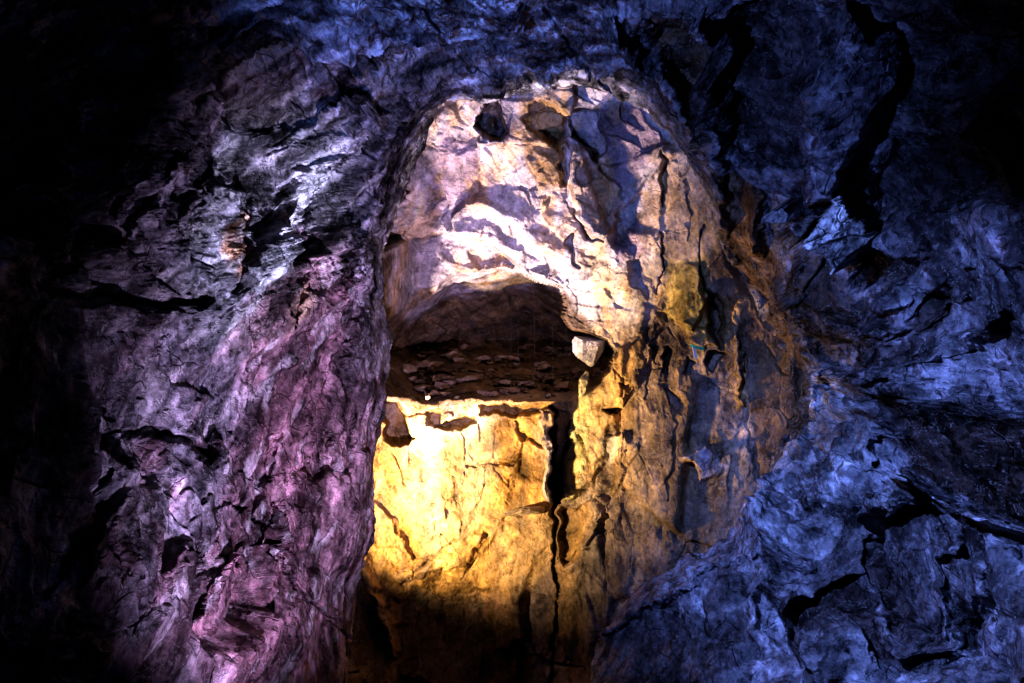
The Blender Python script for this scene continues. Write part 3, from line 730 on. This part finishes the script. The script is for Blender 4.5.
def build_rocks():
    tag(rock('boulder', 588, 348, 9.5, (.52, .5, .46), (.46, .42, .45), 5, rot=(.2, .3, .4), res=40),
        'pale angular boulder wedged under the right foot of the bright arch', 'boulder')
    tag(rock('stone_slab', 528, 511, SURF['slab'] - .02, (.80, .5, .15), (.36, .27, .18), 9, rot=(0, -.06, .1), res=40, rough=.07),
        'flat grey stone slab jutting out of the yellow lit wall', 'stone slab')
    tag(rock('rock_spike', 583, 383, 9.05, (.16, .22, .34), (.34, .30, .16), 14, rot=(0, .2, 0), res=30, rough=.08),
        'small knobbly rock standing on top of the greenish rim of the brown buttress', 'rock')
    big = [(452, 356, 12.0, (.50, .4, .30), 'largest pale rounded stone sitting at the back of the dark ledge'),
           (432, 366, 11.5, (.44, .4, .18), 'flat brown stone just left below the largest stone on the ledge'),
           (478, 362, 11.8, (.58, .4, .20), 'wide low stone right of the largest stone on the ledge'),
           (508, 360, 11.9, (.50, .4, .16), 'flat slab of stone in the middle back of the dark ledge'),
           (404, 372, 11.0, (.48, .4, .26), 'brown stone at the far left end of the dark ledge'),
           (545, 368, 11.4, (.40, .36, .15), 'thin flat stone below the wedged pale boulder'),
           (462, 384, 10.6, (.62, .4, .20), 'broad dark stone near the front middle of the ledge'),
           (424, 388, 10.4, (.40, .3, .16), 'dark stone near the front left of the ledge'),
           (505, 385, 10.5, (.5, .3, .13), 'flat brown stone near the front of the ledge right of centre'),
           (580, 372, 11.0, (.30, .3, .20), 'small stone tucked against the buttress at the right end of the ledge')]
    for i, (u, v, d, s, lab) in enumerate(big):
        tag(rock('stone', u, v, d, s, (.22, .14, .08), 30 + i, rot=(0, .1 * (i % 3 - 1), i), res=22, rough=.07), lab, 'stone', group='loose stones on the dark ledge')
    for i, (u, v, w, lab) in enumerate([(428, 397, .10, 'small lit pebble on the ledge lip, leftmost of the three'),
                                         (548, 396, .12, 'small lit pebble on the ledge lip near the right end'),
                                         (458, 399, .12, 'small lit pebble on the middle of the ledge lip')]):
        tag(rock('pebble', u, v, 9.72, (w, w, w * .7), (.5, .36, .2), 60 + i, res=10), lab, 'pebble', group='pebbles on the ledge lip')
    # scattered rubble too small to count
    r = np.random.RandomState(3)
    X = []; Q = []; base = 0
    cube = np.array([(-1, -1, -1), (1, -1, -1), (1, 1, -1), (-1, 1, -1), (-1, -1, 1), (1, -1, 1), (1, 1, 1), (-1, 1, 1)], float)
    fq = np.array([(0, 3, 2, 1), (4, 5, 6, 7), (0, 1, 5, 4), (1, 2, 6, 5), (2, 3, 7, 6), (3, 0, 4, 7)])
    for i in range(260):
        u = r.uniform(392, 600); t = r.rand()
        v = 399 - 50 * t; d = np.interp(v, [345, 372, 399], [12.8, 11.2, 9.85])
        if u > 575 and v > 385: continue
        s = .018 + .10 * r.rand() ** 3
        a = r.rand() * 6.28
        c = cube * (1 + .35 * r.randn(8, 3)) * np.array([s, s, s * .4])
        c = c @ np.array([[math.cos(a), -math.sin(a), 0], [math.sin(a), math.cos(a), 0], [0, 0, 1]])
        X.append(c + world(np.float32(u), np.float32(v), np.float32(d)) + np.array([0, 0, .03])); Q.append(fq + base); base += 8
    X = np.concatenate(X).astype(F32); Q = np.concatenate(Q)
    c = np.tile(np.array((.2, .12, .07), F32), (len(X), 1)) * r.uniform(.3, 1.3, (len(X) // 8, 1)).repeat(8, 0).astype(F32)
    tag(make_mesh('rubble', X, Q, c, M_STONE, False), 'fine broken rubble scattered over the dark ledge', 'rubble', 'stuff')

def tube(name, pts, rad, mat):
    pts = np.array(pts, float); n = 8; V = []; Q = []
    for i, p in enumerate(pts):
        for k in range(n):
            a = 2 * math.pi * k / n
            V.append(p + np.array([math.cos(a) * rad[i], math.sin(a) * rad[i], 0]))
    for i in range(len(pts) - 1):
        for k in range(n):
            Q.append((i * n + k, i * n + (k + 1) % n, (i + 1) * n + (k + 1) % n, (i + 1) * n + k))
    return make_mesh(name, np.array(V, F32), np.array(Q), np.full((len(V), 3), .5, F32), mat)

def build_water():
    m = bpy.data.materials.new('falling_water'); m.use_nodes = True
    b = m.node_tree.nodes['Principled BSDF']
    b.inputs['Base Color'].default_value = (.10, .09, .10, 1); b.inputs['Roughness'].default_value = .25
    b.inputs['Transmission Weight'].default_value = .5; b.inputs['IOR'].default_value = 1.33
    r = np.random.RandomState(2)
    for (u, v0, v1, lab) in [(511, 268, 396, 'thin thread of dripping water, leftmost over the dark hollow'),
                             (518, 285, 398, 'thin thread of dripping water, second from the left over the dark hollow'),
                             (534, 268, 392, 'long thread of dripping water in the middle of the dark hollow'),
                             (552, 288, 394, 'thread of dripping water hanging left of the arch foot'),
                             (566, 325, 396, 'short thread of dripping water beside the wedged pale boulder')]:
        d = 9.75
        vs = np.linspace(v0, v1, 40)
        pts = [world(np.float32(u + .0), np.float32(v_), np.float32(d)) for v_ in vs]
        x0, y0 = pts[0][0], pts[0][1]
        pts = [(x0, y0, p[2]) for p in pts]
        rad = .00025 + .0010 * np.clip(vnoise(np.arange(40)[:, None] * np.array([[.7, 0, 0]]) + u, 4), 0, 1)
        o = tube('water_drip', pts, rad, m)
        tag(o, lab, 'dripping water', group='threads of water dripping in front of the hollow')

def build_ribbon():
    def flat(name, pts, col, parent):
        m = bpy.data.materials.new(name + '_plastic'); m.use_nodes = True
        nt = m.node_tree; b = nt.nodes['Principled BSDF']
        n = nt.nodes.new('ShaderNodeTexNoise'); n.inputs['Scale'].default_value = 60
        mr = nt.nodes.new('ShaderNodeMix'); mr.data_type = 'RGBA'
        mr.inputs[6].default_value = (*[c * .7 for c in col], 1); mr.inputs[7].default_value = (*col, 1)
        nt.links.new(n.outputs[0], mr.inputs[0]); nt.links.new(mr.outputs[2], b.inputs['Base Color'])
        b.inputs['Roughness'].default_value = .4
        V = np.array(pts, F32); k = len(V) // 2
        T = V + np.array([0, -.012, 0], F32)
        A = np.concatenate([V, T]); n2 = len(V); Q = []
        for i in range(k - 1):
            a = 2 * i
            Q += [(a, a + 1, a + 3, a + 2), (n2 + a, n2 + a + 2, n2 + a + 3, n2 + a + 1), (a, a + 2, n2 + a + 2, n2 + a), (a + 1, n2 + a + 1, n2 + a + 3, a + 3)]
        e = 2 * (k - 1)
        Q += [(0, n2, n2 + 1, 1), (e, e + 1, n2 + e + 1, n2 + e)]
        me = bpy.data.meshes.new(name); me.from_pydata(A.tolist(), [], Q); me.update(); me.materials.append(m)
        o = link(bpy.data.objects.new(name, me)); o.parent = parent
        return o
    e = link(bpy.data.objects.new('marker_ribbon', None))
    e.location = [float(t) for t in world(np.float32(695), np.float32(348), np.float32(SURF['ribbon'] - .03))]
    e.empty_display_size = .05
    tag(e, 'tiny green and white plastic ribbon caught on the brown buttress', 'ribbon')
    flat('green_strip', [(-.06, 0, .05), (-.05, 0, .03), (-.01, -.01, .03), (-.01, -.01, -.01), (.05, -.02, .015), (.05, -.02, -.025), (.11, -.01, 0), (.10, -.01, -.03)], (.03, .5, .2), e)
    flat('white_strip', [(-.035, -.005, .01), (-.005, -.005, .01), (-.03, -.02, -.05), (.0, -.02, -.05), (-.02, -.01, -.13), (.02, -.01, -.13)], (.75, .8, .85), e)

def build_floor():
    n = 60
    xs = np.linspace(-7, 7, n); ys = np.linspace(-4, 10.5, n)
    X, Y = np.meshgrid(xs, ys); P = np.stack([X, Y, np.zeros_like(X)], -1).reshape(-1, 3).astype(F32)
    P[:, 2] = fbm(P * .7, 900, 5) * .35 - 2.9
    idx = np.arange(n * n).reshape(n, n)
    q = np.stack([idx[:-1, :-1], idx[:-1, 1:], idx[1:, 1:], idx[1:, :-1]], -1).reshape(-1, 4)
    tag(make_mesh('ground', P, q, np.tile(np.array((.06, .05, .05), F32), (len(P), 1)), M_WALL), 'dark uneven rock floor of the cave', 'ground', 'structure')

# ---------------------------------------------------------------- lamps
def lamp(name, u, v, d, tu, tv, td, power, color, angle, blend, radius=.05):
    l = bpy.data.lights.new(name, 'SPOT'); l.energy = power; l.color = color
    l.spot_size = math.radians(angle); l.spot_blend = blend; l.shadow_soft_size = radius
    o = link(bpy.data.objects.new(name, l))
    a = world(np.float32(u), np.float32(v), np.float32(d)); b = world(np.float32(tu), np.float32(tv), np.float32(td))
    o.location = [float(t) for t in a]
    from mathutils import Vector
    dv = Vector([float(t) for t in (b - a)])
    o.rotation_euler = dv.to_track_quat('-Z', 'Y').to_euler()
    return o

def lights():
    # warm work lamp hidden low behind the left edge of the opening
    lamp('warm_lamp', 322, 572, 8.0, 468, 448, 9.8, 1650, (1, .65, .29), 112, 1, .10)
    # added amber spot beside it, there only to brighten the buttress
    lamp('amber_fill', 325, 560, 8.05, 715, 370, 8.9, 1300, (1, .62, .27), 56, 1, .10)
    # whiter lamp beside it aimed up at the arch
    lamp('white_lamp', 342, 590, 8.3, 508, 172, 10.2, 3500, (1, .76, .84), 54, .4, .08)
    # violet and blue flood lamps in the near cave
    lamp('violet_lamp', 450, 950, 2.6, 322, 395, 6.5, 2200, (.68, .50, 1), 70, 1, .07)
    lamp('slab_highlight', 430, 950, 2.6, 268, 232, 6.0, 2400, (.55, .64, 1), 23, 1, .05)  # added narrow spot, only there to highlight the pale slab
    lamp('blue_lamp', 480, 100, 3.2, 865, 480, 5.8, 2500, (.17, .28, 1), 70, 1, .05)
    lamp('blue_roof_lamp', 190, 250, 2.6, 600, 30, 6.2, 1050, (.15, .26, 1), 84, 1, .05)

def setup():
    sc = bpy.context.scene
    w = bpy.data.worlds.new('World'); sc.world = w; w.use_nodes = True
    bg = w.node_tree.nodes['Background']; bg.inputs[0].default_value = (.02, .02, .05, 1); bg.inputs[1].default_value = .02
    cam = bpy.data.cameras.new('camera'); cam.lens = 24; cam.sensor_width = 36; cam.clip_end = 200; cam.clip_start = .05
    co = link(bpy.data.objects.new('camera', cam)); co.location = CAM.tolist()
    co.rotation_euler = (math.radians(90) + PITCH, 0, 0)
    sc.camera = co
    vs = sc.view_settings; vs.view_transform = 'Standard'; vs.look = 'None'; vs.exposure = 0; vs.gamma = 1
    sc.cycles.use_denoising = True; sc.cycles.max_bounces = 2
    sc.cycles.diffuse_bounces = 1; sc.cycles.glossy_bounces = 0; sc.cycles.sample_clamp_indirect = .3
    try: sc.cycles.denoiser = 'OPENIMAGEDENOISE'
    except Exception: pass

build_front(); print('front', time.time() - T0)
build_shaft(); print('shaft', time.time() - T0)
build_rocks(); build_water(); build_ribbon(); build_floor(); lights(); setup()
print('done', time.time() - T0)
